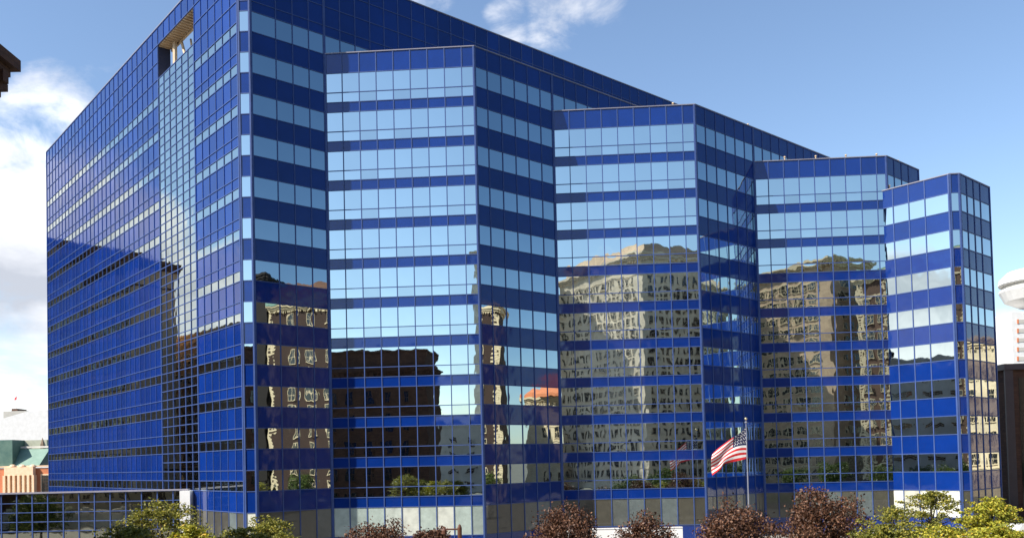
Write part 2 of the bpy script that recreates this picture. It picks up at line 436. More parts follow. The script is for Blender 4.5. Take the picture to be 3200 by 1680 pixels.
facade(E3, u, [L3+1.73*i for i in range(0, 12)], [(9, 9.5, 'V', None, None), (9.5, 10, 'S', None, None)], NB, endpost=0.085)
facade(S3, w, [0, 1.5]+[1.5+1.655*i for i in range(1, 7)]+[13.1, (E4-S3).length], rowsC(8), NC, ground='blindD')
L4 = (R4-E4).length
facade(E4, u, [0]+[1.74*i for i in (1, 2, 3)]+[L4], rowsB(8, 9), NB, ground='blindD')
# end tower
NT = {'V': 'tower_window', 'S': 'tower_spandrel', 'G': 'ground_floor_glazing'}
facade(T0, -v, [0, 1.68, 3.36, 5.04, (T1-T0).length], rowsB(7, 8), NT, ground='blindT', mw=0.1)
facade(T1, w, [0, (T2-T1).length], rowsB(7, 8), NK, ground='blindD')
facade(T2, u, [0, 1.72, 3.44, 5.16, (T3-T2).length], rowsB(7, 8), NT, ground='blindD', mw=0.13)
# structure behind the glass and the roofs
def inset(p, *ds): 
    q = V2(p.x, p.y)
    for a, k in ds: q = q+a*k
    return q
i_ = 0.22
core = MB()
def volume(pts, top):
    core.prism([tuple(p) for p in pts], 0.05, Z(top), 0, mt=1)
cA = AL+v*0.05
volume([AK+u*i_+v*0.05, K+v*i_+u*0.05, K+u*64+v*i_, K+u*64+v*68, AL+u*i_-v*0.05], 11.7)
volume([S1+v*i_+w*0.1, E2+v*i_-w*0.16, E2+u*28+v*i_, S1+u*32+v*0.1, S1+v*0.1], 10.94)
volume([S2+v*i_+w*0.1, E3+v*i_-w*0.16, E3+u*27+v*i_, S2+u*24+v*0.1, S2+v*0.1], 9.94)
volume([S3+v*i_+w*0.1, E4+v*i_-w*0.16, R4+v*i_-u*0.1, R4+v*16-u*0.1, S3+u*10+v*10], 8.94)
volume([T0+u*i_, T1+u*i_+w*0.05, T2+v*i_, T3+v*i_-u*0.08, T3+v*9, T0+v*3+u*2], 7.94)
core.build('building_core', [M['core'], M['deck']], office)
# parapet screens round the main roof (open slot in the side screen)
scr = MB()
def screen(O, d, a, b, l0, l1, th):
    n = V2(d.y, -d.x)
    o = O+d*a-n*(th+0.07)
    scr.obox(v3(o, Z(l0)), (d.x*(b-a), d.y*(b-a), 0), (n.x*th, n.y*th, 0), (0, 0, (l1-l0)*H))
slA, slB = 28*1.7248, 34*1.7248
screen(AL, -v, 0.1, slA, 11.7, 13.22, 1.3)
screen(AL, -v, slB, 68.9, 11.7, 13.22, 1.3)
screen(AL, -v, slA, slB, 12.77, 13.22, 1.3)
screen(K, u, 0.3, 64, 11.7, 13.22, 0.4)
scr.build('roof_screen', M['core'], office)
# tan soffit, ribs and braces in the slot
n_A = -u
sof = MB()
zb = Z(12.75)
o = AL-v*slA+u*0.08
sof.obox(v3(o, zb-0.02), v3(-v*(slB-slA), 0), v3(u*1.35, 0), (0, 0, 0.06))
for k in range(19):
    p = AL-v*(slA+0.1+k*0.56)+u*0.1
    sof.obox(v3(p, zb-0.2), v3(-v*0.12, 0), v3(u*1.25, 0), (0, 0, 0.18))
p = AL-v*slA+u*1.44
sof.obox(v3(p, zb-0.34), v3(-v*(slB-slA), 0), v3(u*0.16, 0), (0, 0, 0.4))
sof.build('slot_soffit', M['tan'], office)
def inA(t, dep, l): 
    q = AK+v*t+u*dep; return v3(q, Z(l))
for A_, B_, r_ in ((inA(18.6, 1.1, 11.6), inA(18.6, 1.1, 12.8), 0.26), (inA(17.9, 1.5, 12.75), inA(15.6, 1.5, 11.62), 0.17),
        (inA(16.9, 2.2, 12.7), inA(15.9, 2.2, 11.7), 0.13), (inA(20.3, 1.6, 12.7), inA(19.3, 1.6, 12.0), 0.12), (inA(11.4, 0.7, 12.75), inA(10.6, 1.3, 12.5), 0.1)):
    br = MB(); br.tube(A_, B_, r_, n=6); br.build('steel_brace', M['tan'], office)
rl = MB()
rl.tube(inA(10.4, 0.8, 11.92), inA(20.6, 0.8, 11.92), 0.045, n=6)
rl.tube(inA(10.4, 0.8, 11.84), inA(20.6, 0.8, 11.84), 0.03, n=6)
rl.obox(inA(10.4, 0.1, 11.73), v3(v*10.25, 0), v3(u*0.9, 0), (0, 0, 0.2))
for k in range(9): rl.tube(inA(10.8+k*1.2, 0.8, 11.76), inA(10.8+k*1.2, 0.8, 11.93), 0.03, n=5)
rl.build('slot_railing', M['white'], office)
# copings
def coping(O, d, a, b, l, lab='coping'):
    n = V2(d.y, -d.x); c = MB()
    o = O+d*a-n*0.35
    c.obox(v3(o, Z(l)+0.02), (d.x*(b-a), d.y*(b-a), 0), (n.x*0.43, n.y*0.43, 0), (0, 0, 0.09))
    c.build('coping', M['cope'], office)
coping(AL, -v, 0, 68.99, 13.25); coping(AK, w, 0, 1.136, 13.251); coping(K, u, 0, 64, 13.25)
coping(S1, w, 0, 14.55, 11.0); coping(E2, u, 0, 27, 11.002)
coping(S2, w, 0, 14.5, 10.0); coping(E3, u, 0, 27, 10.002)
coping(S3, w, 0, 14.2, 9.0); coping(E4, u, 0, 7.85, 9.002)
coping(T0, -v, 0, 7.55, 8.0); coping(T1, w, 0, 1.05, 8.002); coping(T2, u, 0, 7.8, 8.001)
def roof_post(x, y, base_l, Y):
    p = at(x, y, Y); b = MB()
    zb_ = Z(base_l)+0.1
    b.tube((p.x, p.y, zb_), (p.x, p.y, p.z-0.06), 0.07, 0.07, 8)
    b.tube((p.x, p.y, p.z-0.12), (p.x, p.y, p.z), 0.13, 0.10, 8)
    b.build('roof_post', M['tan'], office)
for x, y, Y in ((2452, 489, 95.6), (2549, 486, 95.5), (2643, 483, 95.3), (2739, 480, 95.1), (2806, 500, 97.1)): roof_post(x, y, 9, Y)
roof_post(2779, 578, 8, 94.6); roof_post(2103, 321, 10, 89.6); roof_post(2337, 387, 10, 100.2)

# ------------------------------------------------------------------ low glass wing on the left
wing = thing('glass_wing', 'low dark glass wing with pale roof edge and white pier, left of blue wall', 'building wing')
WZ = 6.62
wo_ = V2(-90, 91.6); wl = 58.7
we = wo_+w*wl
nW = V2(w.y, -w.x)
b = MB()
b.prism([tuple(wo_-nW*0.2), tuple(we-nW*0.2), (-66, 126), (-105, 126)], 0.02, 4.9)
b.build('wing_core', [M['core']], wing)
b = MB(); b.prism([tuple(wo_+nW*0.25), tuple(we+nW*0.25), tuple(we-nW*0.25), tuple(wo_-nW*0.25)], WZ-0.095, WZ+0.06)
b.prism([tuple(wo_-nW*0.07), tuple(we-nW*0.07), tuple(we-nW*0.2), tuple(wo_-nW*0.2)], 4.9, WZ-0.1)
b.build('roof_edge', M['cope'], wing)
colsW = [wl-1.63*i for i in range(36, -1, -1)]
zr = [WZ-0.1-0.95*i for i in range(0, 7)]
b = MB()
for x in colsW:
    o = wo_+w*(x-0.05)-nW*0.06
    b.obox(v3(o, 0.1), v3(w*0.1, 0), v3(nW*0.14, 0), (0, 0, WZ-0.2))
for z in zr:
    o = wo_-nW*0.06
    b.obox(v3(o, z-0.04), v3(w*wl, 0), v3(nW*0.12, 0), (0, 0, 0.07))
b.build('mullion_grid', M['mull'], wing)
for r in range(6):
    b = MB()
    for c in range(len(colsW)-1): panes(b, wo_, w, nW, colsW[c], colsW[c+1], zr[r+1], zr[r])
    b.build('glazing_row', M['wing'], wing)
b = MB()
pA = at(568, 1536, 87.6); pB = at(600, 1536, 87.6)
b.box(pA.x, pB.x, 87.0, 87.95, 0.1, WZ-0.12)
b.build('white_pier', M['white'], wing)

# white planter wall between the plaza and the glass
pw = MB()
def walls(a, b_, h, th=0.4):
    d = (b_-a); n = V2(d.y, -d.x).normalized()
    pw.obox(v3(a, 0.14), v3(d, 0), v3(n*th, 0), (0, 0, h-0.14))
    pw.obox(v3(a-n*0.05, h), v3(d, 0), v3(n*(th+0.1), 0), (0, 0, 0.08))
walls(V2(4.5, 86.6), V2(17.5, 85.8), 1.82)
tag(pw.build('planter_wall', M['white']), 'low white planter wall under the middle steps of the blue building', 'wall')

# ------------------------------------------------------------------ masonry buildings (behind the camera most are seen only mirrored)
def win_mesh(wd, ht, frame, arch=False):
    b = MB()
    b.quad((0, -0.02, 0), (wd, -0.02, 0), (wd, -0.02, ht), (0, -0.02, ht), 0)
    t = 0.14
    for (x0, x1, z0, z1) in ((-t, 0, -t, ht+t), (wd, wd+t, -t, ht+t), (0, wd, ht, ht+t)): b.box(x0, x1, -0.12, 0.02, z0, z1, 1)
    b.box(-t*1.4, wd+t*1.4, -0.25, 0.02, -t*1.3, -0.005, 1)
    b.box(0, wd, -0.06, -0.01, ht*0.5-0.04, ht*0.5+0.04, 1)
    b.box(wd/2-0.04, wd/2+0.04, -0.05, -0.012, 0.0, ht, 1)
    return b.mesh('window', [M['winglass'], M[frame]])
def masonry(name, label, cat, A, d, la, lb, h, wall, trim, faces=(0,), bay=3.2, wd=1.3, ht=1.9, fl=3.8, z1st=2.0, cornice=1.0, roofmat=None, pair=False, quoins=False, belts=True, frame=None, margin=1.5, group=None):
    """A: front-left corner seen from outside, d: direction along the front (outward normal is to the right of d)"""
    t = thing(name, label, cat, group)
    d = d.normalized(); n = V2(d.y, -d.x)
    P = [A, A+d*la, A+d*la-n*lb, A-n*lb]
    b = MB(); b.prism([tuple(p) for p in P], 0, h, 0, mt=1)
    b.build('wall', [M[wall], M['deck']], t)
    c = MB(); e = cornice
    def ring(z, hh, out):
        q = [P[0]-d*out+n*out, P[1]+d*out+n*out, P[2]+d*out-n*out, P[3]-d*out-n*out]
        c.prism([tuple(x) for x in q], z, z+hh, 0)
    ring(h-1.5, 0.35, e*0.35); ring(h-1.1, 0.5, e*0.65); ring(h-0.55, 0.6, e)
    if e > 0.5:
        for f in faces:
            O, dd, L = [(P[0], d, la), (P[1], -n, lb), (P[2], -d, la), (P[3], n, lb)][f]
            nn = V2(dd.y, -dd.x)
            for k in range(int(L/0.9)):
                o = O+dd*(0.4+k*0.9)
                c.obox(v3(o, h-1.95), v3(dd*0.3, 0), v3(nn*e*0.55, 0), (0, 0, 0.44))
    c.build('cornice', M[trim], t)
    if belts:
        c = MB(); k = 1
        for z in (z1st+fl*1-0.9, z1st+fl*2-0.9, h-fl-1.2):
            if z < h-3: ring2 = [P[0]-d*0.15+n*0.15, P[1]+d*0.15+n*0.15, P[2]+d*0.15-n*0.15, P[3]-d*0.15-n*0.15]; c.prism([tuple(x) for x in ring2], z, z+0.35, 0)
        c.build('belt_course', M[trim], t)
    if quoins:
        c = MB()
        for f in faces:
            O, dd, L = [(P[0], d, la), (P[1], -n, lb), (P[2], -d, la), (P[3], n, lb)][f]
            nn = V2(dd.y, -dd.x); z = 0.5; k = 0
            xs = [0.0, L-0.9]; xx = bay*2+margin-0.6
            while xx < L-2 and quoins != 'ends': xs.append(xx); xx += bay*2
            while z < h-2.2:
                for x in xs:
                    wq = 1.1 if k % 2 else 0.7
                    c.obox(v3(O+dd*(x if x < L-1 else L-wq), z), v3(dd*wq, 0), v3(nn*0.12, 0), (0, 0, 0.45))
                z += 0.5; k += 1
        c.build('quoin', M['quoin'], t)
    me = win_mesh(wd, ht, frame or trim); count = 0; extra = []
    for f in faces:
        O, dd, L = [(P[0], d, la), (P[1], -n, lb), (P[2], -d, la), (P[3], n, lb)][f]
        nn = V2(dd.y, -dd.x); ang = math.atan2(dd.y, dd.x)
        nx = max(1, int((L-2*margin)/bay)); x0 = (L-nx*bay)/2
        nz = int((h-2.4-z1st)/fl)
        for iz in range(nz, -1, -1):
            z = z1st+iz*fl
            if z+ht > h-2.2: continue
            for ix in range(nx):
                offs = (-wd*0.62, wd*0.62) if pair else (0,)
                for of in offs:
                    p = O+dd*(x0+bay*(ix+.5)+of-wd/2)+nn*0.01
                    mtx = Matrix.Translation((p.x, p.y, z)) @ Matrix.Rotation(ang, 4, 'Z')
                    if count < 100:
                        o_ = bpy.data.objects.new('window', me); COL.objects.link(o_); o_.parent = t; o_.matrix_local = mtx
                    else: extra.append(mtx)
                    count += 1
    if extra:
        me2 = bpy.data.meshes.new('upper_windows'); vs = []; fs = []; mi = []
        bv = [x.co.copy() for x in me.vertices]; bf = [tuple(p.vertices) for p in me.polygons]; bm = [p.material_index for p in me.polygons]
        for mt in extra:
            o0 = len(vs); vs += [tuple(mt @ x) for x in bv]; fs += [tuple(i+o0 for i in f_) for f_ in bf]; mi += bm
        me2.from_pydata(vs, [], fs)
        for m_ in me.materials: me2.materials.append(m_)
        me2.polygons.foreach_set('material_index', mi); me2.update()
        o_ = bpy.data.objects.new('distant_windows', me2); COL.objects.link(o_); o_.parent = t; tag(o_, kind='stuff')
    return t, P
E_ = V2(1, 0)
# near left: its cornice pokes into the frame and its front is mirrored in the first sunlit step
BW = V2(-17.95, 30.3)
tbw, _ = masonry('brownstone_building', 'dark brownstone building whose carved cornice juts into the picture at its left edge', 'building',
        BW, V2(-1, 0), 34, 9, 22.6, 'dkbrown', 'dkbrown', faces=(0,), bay=3.0, wd=1.2, ht=2.1, fl=4.0, cornice=0.3)
b = MB()
for z0_, z1_, e_ in ((22.0, 22.35, 0.2), (22.36, 22.62, 0.62), (22.63, 22.9, 0.5), (22.91, 23.2, 0.68), (23.21, 23.62, 0.92)):
    b.box(BW.x-34-e_, BW.x+e_, BW.y-9-e_, BW.y+e_, z0_, z1_)
for k in range(30):
    x_ = BW.x+0.38-k*1.1
    b.box(x_-0.34, x_, BW.y+0.2, BW.y+0.85, 22.5, 22.905); b.box(x_-0.26, x_-0.06, BW.y+0.2, BW.y+0.7, 22.2, 22.5)
for k in range(8):
    y_ = BW.y+0.3-k*1.1
    b.box(BW.x+0.2, BW.x+0.82, y_-0.34, y_, 22.5, 22.904); b.box(BW.x+0.2, BW.x+0.66, y_-0.26, y_-0.06, 22.2, 22.5)
b.build('carved_cornice', M['dkbrown'], tbw)
b = MB(); b.box(BW.x-34, BW.x-0.15, BW.y-8.5, BW.y-0.3, 23.63, 26.3); b.box(BW.x-34.2, BW.x, BW.y-8.6, BW.y-0.1, 26.3, 26.7)
b.build('attic', M['dkbrown'], tbw)
masonry('second_brownstone_building', 'dark brownstone building west of the corner brownstone', 'building',
        V2(-94, 36), V2(-1, 0), 34, 12, 20, 'dkbrown', 'dkbrown', faces=(0,), bay=3.4, wd=1.3, ht=2.1, fl=4.0, cornice=0.7)
lw = MB(); lw.box(-150, -48, 47.0, 47.4, 0.1, 2.3); lw.box(-150, -48, 46.9, 47.5, 2.3, 2.45)
for k_ in range(17): lw.box(-149-0.5+k_*6.2, -149+0.5+k_*6.2, 46.7, 47.7, 0.1, 3.1)
tag(lw.build('garden_wall', M['pale']), 'long pale garden wall with square piers across the road from the glass wing', 'wall')
masonry('cream_terrace', 'cream stone terrace closing the gap between the two brownstones', 'building',
        V2(-56, -8), V2(-1, 0), 60, 10, 11, 'cream', 'quoin', faces=(0,), bay=4.2, wd=2.2, ht=3.0, fl=5.0, cornice=0.8)
# a paler slim tower and a grey low block beyond the side road
masonry('stone_tower', 'slim pale stone tower beyond the side road, mirrored at the corner of the first step', 'building',
        V2(-12, -70), V2(-1, -0.35), 15, 14, 66, 'pale', 'pale', faces=(0, 3), bay=4.0, wd=1.0, ht=1.8)
masonry('grey_block', 'low grey concrete block at the foot of the slim stone tower', 'building',
        V2(-6, -66), V2(-1, 0), 46, 6, 19.5, 'greyconc', 'greyconc', faces=(0,), bay=5, wd=2.2, ht=1.2, cornice=0.3, belts=False)
# big limestone block mirrored in the second step
cL = V2(20.2, -47)
tb, PL = masonry('limestone_block', 'big grey limestone office block with arched top storey across the square', 'building',
        cL, V2(-0.6, -0.8), 39, 36, 61, 'lime', 'lime', faces=(0, 3), bay=3.0, wd=1.25, ht=2.2, fl=3.6, cornice=1.1, z1st=3.2)
b = MB()
PP = [p for p in PL]; cen = sum(PP, V2(0, 0))/4
q0 = [p+(cen-p).normalized()*1.5 for p in PP]; q1 = [p+(cen-p).normalized()*4.5 for p in PP]
for i in range(4):
    j = (i+1) % 4; b.quad(v3(q0[i], 61), v3(q0[j], 61), v3(q1[j], 64.6), v3(q1[i], 64.6))
b.poly([v3(p, 64.6) for p in q1]); b.build('roof', M['tanstone'], tb)
# tan stone building and its brick neighbour, mirrored in the third step
masonry('tan_stone_building', 'tan stone building with paired windows beyond the square', 'building',
        V2(69, -38), V2(-0.6, -0.8), 30, 15, 58.5, 'tanstone', 'quoin', faces=(0, 3), bay=4.6, wd=1.45, ht=2.1, fl=3.8, pair=True, cornice=1.3)
tq, PQ = masonry('quoined_brick_building', 'dark brick building with cream quoins and copper cornice beyond the square', 'building',
        V2(88, -14), V2(-0.6, -0.8), 23.5, 14, 52, 'dkbrick', 'quoin', faces=(0,), bay=3.4, wd=1.3, ht=2.4, fl=4.2, quoins=True, cornice=0.9)
b = MB(); b.prism([(p[0], p[1]) for p in PQ], 52.02, 52.9); b.build('copper_cornice', M['copper'], tq)
# east side of the square: sunlit brick with mansard, mirrored in the shaded steps
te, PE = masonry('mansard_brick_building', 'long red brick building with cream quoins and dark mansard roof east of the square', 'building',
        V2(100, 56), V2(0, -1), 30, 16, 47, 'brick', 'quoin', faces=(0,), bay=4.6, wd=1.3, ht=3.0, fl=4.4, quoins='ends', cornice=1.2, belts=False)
b = MB()
b.quad((98.9, 57, 47.1), (98.9, 25, 47.1), (102, 27, 52), (102, 55, 52)); b.quad((116, 25, 47.1), (116, 57, 47.1), (113, 55, 52), (113, 27, 52))
b.quad((98.9, 25, 47.1), (116, 25, 47.1), (113, 27, 52), (102, 27, 52)); b.quad((116, 57, 47.1), (98.9, 57, 47.1), (102, 55, 52), (113, 55, 52))
b.quad((102, 55, 52), (102, 27, 52), (113, 27, 52), (113, 55, 52))
b.build('mansard_roof', M['dkbrown'], te)
b = MB(); b.box(98.6, 99.2, 25, 57, 46.9, 47.7); b.build('copper_gutter', M['copper'], te)
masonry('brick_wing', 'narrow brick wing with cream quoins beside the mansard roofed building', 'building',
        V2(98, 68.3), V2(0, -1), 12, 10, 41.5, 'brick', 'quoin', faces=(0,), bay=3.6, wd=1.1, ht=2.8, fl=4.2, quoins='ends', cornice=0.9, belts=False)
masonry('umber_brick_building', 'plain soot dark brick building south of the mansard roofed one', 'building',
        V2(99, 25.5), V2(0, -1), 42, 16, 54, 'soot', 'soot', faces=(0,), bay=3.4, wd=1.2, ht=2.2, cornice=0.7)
ta, _ = masonry('arcaded_cream_building', 'cream stone building with conical roof east of the square', 'building',
        V2(140, 90), V2(0, -1), 22, 14, 24.5, 'cream', 'quoin', faces=(0,), bay=4.2, wd=1.8, ht=3.6, fl=6, quoins=True, cornice=1.2)
b = MB(); b.lathe((147, 76, 24.6), [(9.5, 0), (9.5, 1.0), (4.5, 3.6), (0.3, 7.0)], 18); b.build('conical_roof', M['orange'], ta)
masonry('orange_brick_tower', 'slim orange brick tower rising behind the cream stone building', 'building',
        V2(156, 86), V2(0, -1), 8, 8, 50, 'orange', 'quoin', faces=(0,), bay=2.6, wd=1.2, ht=1.6, fl=3.4, cornice=0.6)
# west side of the street, mirrored in the raking side wall
dW = V2(-0.53, 0.848).normalized()
o1 = V2(-95.3, 134.0)
masonry('tan_office_block', 'shaded tan block facing the stair shaft of the long blue wall', 'building',
        o1, dW, 20, 8, 47, 'tanstone', 'dkbrown', faces=(0,), bay=2.8, wd=1.5, ht=2.3, fl=3.6, cornice=1.0)
masonry('olive_office_block', 'shaded olive brown block beyond the tan one on the west side', 'building',
        o1+dW*20.3, dW, 22, 16, 52.5, 'olive', 'dkbrown', faces=(0,), bay=2.8, wd=1.5, ht=2.3, fl=3.6, cornice=1.0, frame='quoin')
masonry('tall_olive_block', 'tallest olive brown block at the north end of the west side', 'building',
        o1+dW*42.6, dW, 30, 22, 59, 'olive', 'dkbrown', faces=(0,), bay=2.8, wd=1.5, ht=2.3, fl=3.6, cornice=1.0, frame='quoin')
masonry('olive_low_block', 'lower shaded brown block stepping down beside the olive brown one', 'building',
        V2(-95.6, 111.8), dW, 32, 16, 34.5, 'olive', 'tanstone', faces=(0,), bay=3.4, wd=1.6, ht=2.0, fl=3.8, cornice=0.8, frame='greyconc')
masonry('grey_parking_building', 'grey concrete building along the avenue, mirrored in the end tower', 'building',
        V2(-100, 26), V2(-0.2, 0.98), 60, 20, 33, 'greyconc', 'greyconc', faces=(0,), bay=7, wd=4.5, ht=1.2, fl=4.2, cornice=0.4, belts=False)
rt = thing('rooftop_sculpture', 'dark rounded bronze group standing on the roof of the grey parking building', 'sculpture')
b = MB()
for (x_, y_, z_, r_) in ((-103, 58, 33.9, 1.6), (-103, 61, 34.6, 1.9), (-103, 64, 34.1, 1.4), (-103, 55.5, 34.5, 1.0)):
    b.lathe((x_, y_, z_), [(0.02, -r_), (r_*0.8, -r_*0.6), (r_, 0), (r_*0.7, r_*0.7), (0.02, r_)], 9)
b.box(-104.5, -101.5, 55, 65, 33.0, 33.6); b.build('bronze_group', M['soot'], rt)
# north-east cream building mirrored in the tower's right face
masonry('cream_office_building', 'cream stone office building standing north east of the end tower', 'building',
        V2(117, 140), V2(0.34, -0.94), 44, 16, 29, 'cream', 'quoin', faces=(0,), bay=3.0, wd=1.3, ht=2.0, fl=3.9, cornice=1.0)

# ------------------------------------------------------------------ right edge of the picture
db = thing('dark_brown_building', 'dark brown flat roofed building behind the right end of the blue tower', 'building')
b = MB(); b.box(63.7, 90, 110, 132, 0, 18.6); b.build('wall', M['dkbrown'], db)
b = MB(); b.box(63.4, 90.3, 109.6, 132.3, 18.6, 19.35); b.build('roof_fascia', mat_plain('umber_fascia', (0.10, 0.07, 0.07), 0.5), db)
b = MB(); b.box(63.5, 64.5, 109.7, 110, 0, 18.59); b.build('corner_pier', mat_plain('umber_pier', (0.085, 0.06, 0.06), 0.5), db)
for k in range(6):
    b = MB(); x = 65.3+k*2.2
    b.quad((x, 109.97, 1), (x+1.7, 109.97, 1), (x+1.7, 109.97, 17.6), (x, 109.97, 17.6)); b.build('dark_window', M['winglass'], db)
wt = thing('round_top_tower', 'white concrete tower with a rounded overhanging top storey at the right edge', 'tower')
c0 = at(3262, 900, 250)
b = MB()
zc = c0.z
b.lathe((c0.x, c0.y, 0), [(4.2, 20), (4.2, zc-5.6), (6.5, zc-5.2), (10.1, zc-3.4), (11.4, zc-0.6), (11.2, zc+0.1)], 28)
b.lathe((c0.x, c0.y, 0), [(10.5, zc+0.1), (10.5, zc+1.25)], 28, 1)
b.lathe((c0.x, c0.y, 0), [(11.2, zc+1.25), (11.5, zc+1.6), (11.2, zc+3.2), (9.3, zc+5.0), (4.0, zc+6.2), (0.1, zc+6.4)], 28)
for zz in (0.1, 1.25): b.poly([(c0.x+11.2*math.cos(2*PI*i/28), c0.y+11.2*math.sin(2*PI*i/28), zc+zz) for i in range(28)])
b.build('saucer', [M['white'], M['greyconc']], wt)
b = MB()
pl = at(3160, 975, 246); pr = at(3280, 975, 246)
b.box(pl.x, pr.x+6, 246, 262, 0, pl.z)
pl2 = at(3112, 1035, 250); b.box(pl2.x, pl.x-0.01, 249, 258, 0, pl2.z)
b.build('shaft', M['white'], wt)
for k in range(6):
    p = at(3183, 1004+k*29, 246); b = MB()
    b.box(p.x, p.x+9, 245.9, 246.1, p.z-0.55, p.z+0.55); b.build('window_strip', M['greyconc'], wt)
    b = MB(); b.box(p.x-0.45, p.x, 245.85, 246.1, p.z-0.62, p.z+0.62); b.build('window_reveal', M['orange'], wt)

# ------------------------------------------------------------------ left background beyond the wing
lb = thing('brick_mansard_hall', 'orange brick building with pale bays and green copper mansard roof, left of the blue wall', 'building')
YB = 262.0
def px(x, y, Y=YB): return at(x, y, Y)
b = MB(); p0 = px(-60, 1462); p1 = px(175, 1462)
b.box(p0.x, p1.x, YB+1.0, YB+24, 0, px(60, 1462).z); b.build('wall', M['orange'], lb)
b = MB(); q0_, q1_ = px(16, 1460).x, px(106, 1460).x
zt = px(60, 1458).z
b.box(q0_, q1_, YB-0.6, YB+1.0, px(60, 1484).z, zt)
n_b = 4
for k in range(7):
    xx = q0_+(q1_-q0_)*(k/6.0)-0.36
    b.box(xx, xx+0.72, YB-0.75, YB+1.0, 0, px(60, 1484).z-0.001)
b.build('pale_bay', M['peach'], lb)
for k in range(3):
    xx = q0_+(q1_-q0_)*((2*k+0.5)/6.0)-0.45
    for r in range(5):
        b = MB(); z = px(60, 1532-r*9.8).z
        b.box(xx, xx+1.9, YB+0.4, YB+0.99, z-0.5, z+0.05); b.build('bay_window', M['winglass'], lb)
b = MB(); a_ = px(126, 1484); c_ = px(148, 1534)
b.box(a_.x-0.35, c_.x+0.35, YB+0.8, YB+0.99, c_.z-3, a_.z+0.4, 0); b.build('window_surround', M['peach'], lb)
b = MB(); b.box(a_.x, c_.x, YB+0.7, YB+0.82, c_.z-3, a_.z, 0); wob = b.build('tall_window', M['winglass'], lb)
b = MB()
for k in (1, 2): 
    xx = a_.x+(c_.x-a_.x)*k/3; b.box(xx-0.04, xx+0.04, YB+0.64, YB+0.7, c_.z-3, a_.z)
for k in range(1, 6):
    zz = a_.z-k*0.95; b.box(a_.x, c_.x, YB+0.65, YB+0.69, zz-0.04, zz+0.04)
b.build('glazing_bar', M['dkbrick'], wob)
# parapet line and crests
b = MB(); b.box(p0.x, p1.x, YB+0.6, YB+1.2, zt, zt+0.35); b.build('parapet', M['peach'], lb)
for xx_ in (38, 68, 101):
    p = px(xx_, 1456); b = MB()
    b.lathe((p.x, YB+0.3, p.z), [(0.95, 0.0), (0.8, 0.15), (0.7, 0.38), (0.4, 0.52), (0.02, 0.56)], 10); b.build('carved_crest', M['peach'], lb)
# mansard
zm0, zm1 = zt+0.2, px(80, 1400).z
xl, xr = p0.x, px(152, 1440).x+4
b = MB()
b.quad((q0_-1, YB+1.6, zm0), (px(112, 1450).x, YB+1.6, zm0), (px(124, 1395).x, YB+6, zm1), (q0_+1, YB+6, zm1), 0)
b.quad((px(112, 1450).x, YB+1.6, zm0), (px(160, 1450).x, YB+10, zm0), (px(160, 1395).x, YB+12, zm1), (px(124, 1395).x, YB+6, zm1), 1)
b.quad((q0_+1, YB+6, zm1), (px(124, 1395).x, YB+6, zm1), (px(160, 1395).x, YB+12, zm1), (q0_+1, YB+24, zm1), 0)
b.build('mansard_roof', [M['copper'], M['copperD']], lb)
b = MB(); z_ = px(60, 1397).z; b.box(q0_+1, px(124, 1395).x, YB+5.8, YB+6.3, z_-0.1, z_+0.45); b.build('roof_ridge', M['offwhite'], lb)
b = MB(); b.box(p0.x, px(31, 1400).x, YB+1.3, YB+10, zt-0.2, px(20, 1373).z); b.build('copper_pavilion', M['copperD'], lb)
b = MB(); b.box(px(31, 1400).x+0.02, px(103, 1400).x, YB+8, YB+16, zt, px(60, 1372).z); b.build('rooftop_house', mat_plain('sage_render', (0.42, 0.43, 0.33), 0.8), lb)
p = px(133, 1387, YB+8); b = MB(); b.tube((p.x, YB+8, p.z-3), (p.x, YB+8, p.z+0.1), 0.75, 0.65, 4); b.tube((p.x, YB+8, p.z), (p.x, YB+8, px(133, 1366, YB+8).z), 0.6, 0.03, 4)
b.build('roof_spire', M['olive'], lb)

ar = thing('white_arena', 'large white sloping arena roof behind the green mansard roof', 'building')
YA = 330.0
b = MB()
f0 = at(-60, 1320, YA); f1 = at(0, 1309, YA); f2 = at(85, 1284, YA); f3 = at(160, 1278, YA)
P4 = [(p.x, p.z) for p in (f0, f1, f2, f3)]
for (xa, za), (xb, zb2) in zip(P4, P4[1:]):
    b.quad((xa, YA, 0), (xb, YA, 0), (xb, YA, zb2), (xa, YA, za))
    b.quad((xa, YA, za), (xb, YA, zb2), (xb, YA+50, zb2+1), (xa, YA+50, za+1))
b.quad((P4[-1][0], YA, 0), (P4[-1][0], YA+50, 0), (P4[-1][0], YA+50, P4[-1][1]+1), (P4[-1][0], YA, P4[-1][1]))
b.build('roof', M['white'], ar)
gp = thing('grey_rooftop_building', 'distant grey building top with a dark plant box, peeking above the white roof', 'building')
b = MB(); a_ = at(10, 1284, 400); c_ = at(56, 1284, 400); b.box(a_.x, c_.x+4, 400, 420, 0, a_.z); b.build('wall', M['greyconc'], gp)
b = MB(); a2 = at(36, 1276, 402); c2_ = at(54, 1276, 402); b.box(a2.x, c2_.x, 402, 410, a_.z, a2.z); b.build('plant_box', M['dkbrick'], gp)
# small flag above it
sf = thing('distant_flag', 'tiny dark red flag above the distant grey rooftop', 'flag')
b = MB(); pt = at(52, 1236, 405); b.tube((pt.x, 405, a2.z-1), (pt.x, 405, pt.z), 0.10, 0.06, 6); b.build('flagpole', M['pole'], sf)
b = MB(); pq = at(44, 1248, 405)
b.quad((pt.x, 405, pt.z-0.1), (pq.x, 405.3, pq.z+0.6), (pq.x+0.1, 405.3, pq.z-0.6), (pt.x, 405, pt.z-1.4)); b.build('cloth', M['red'], sf)

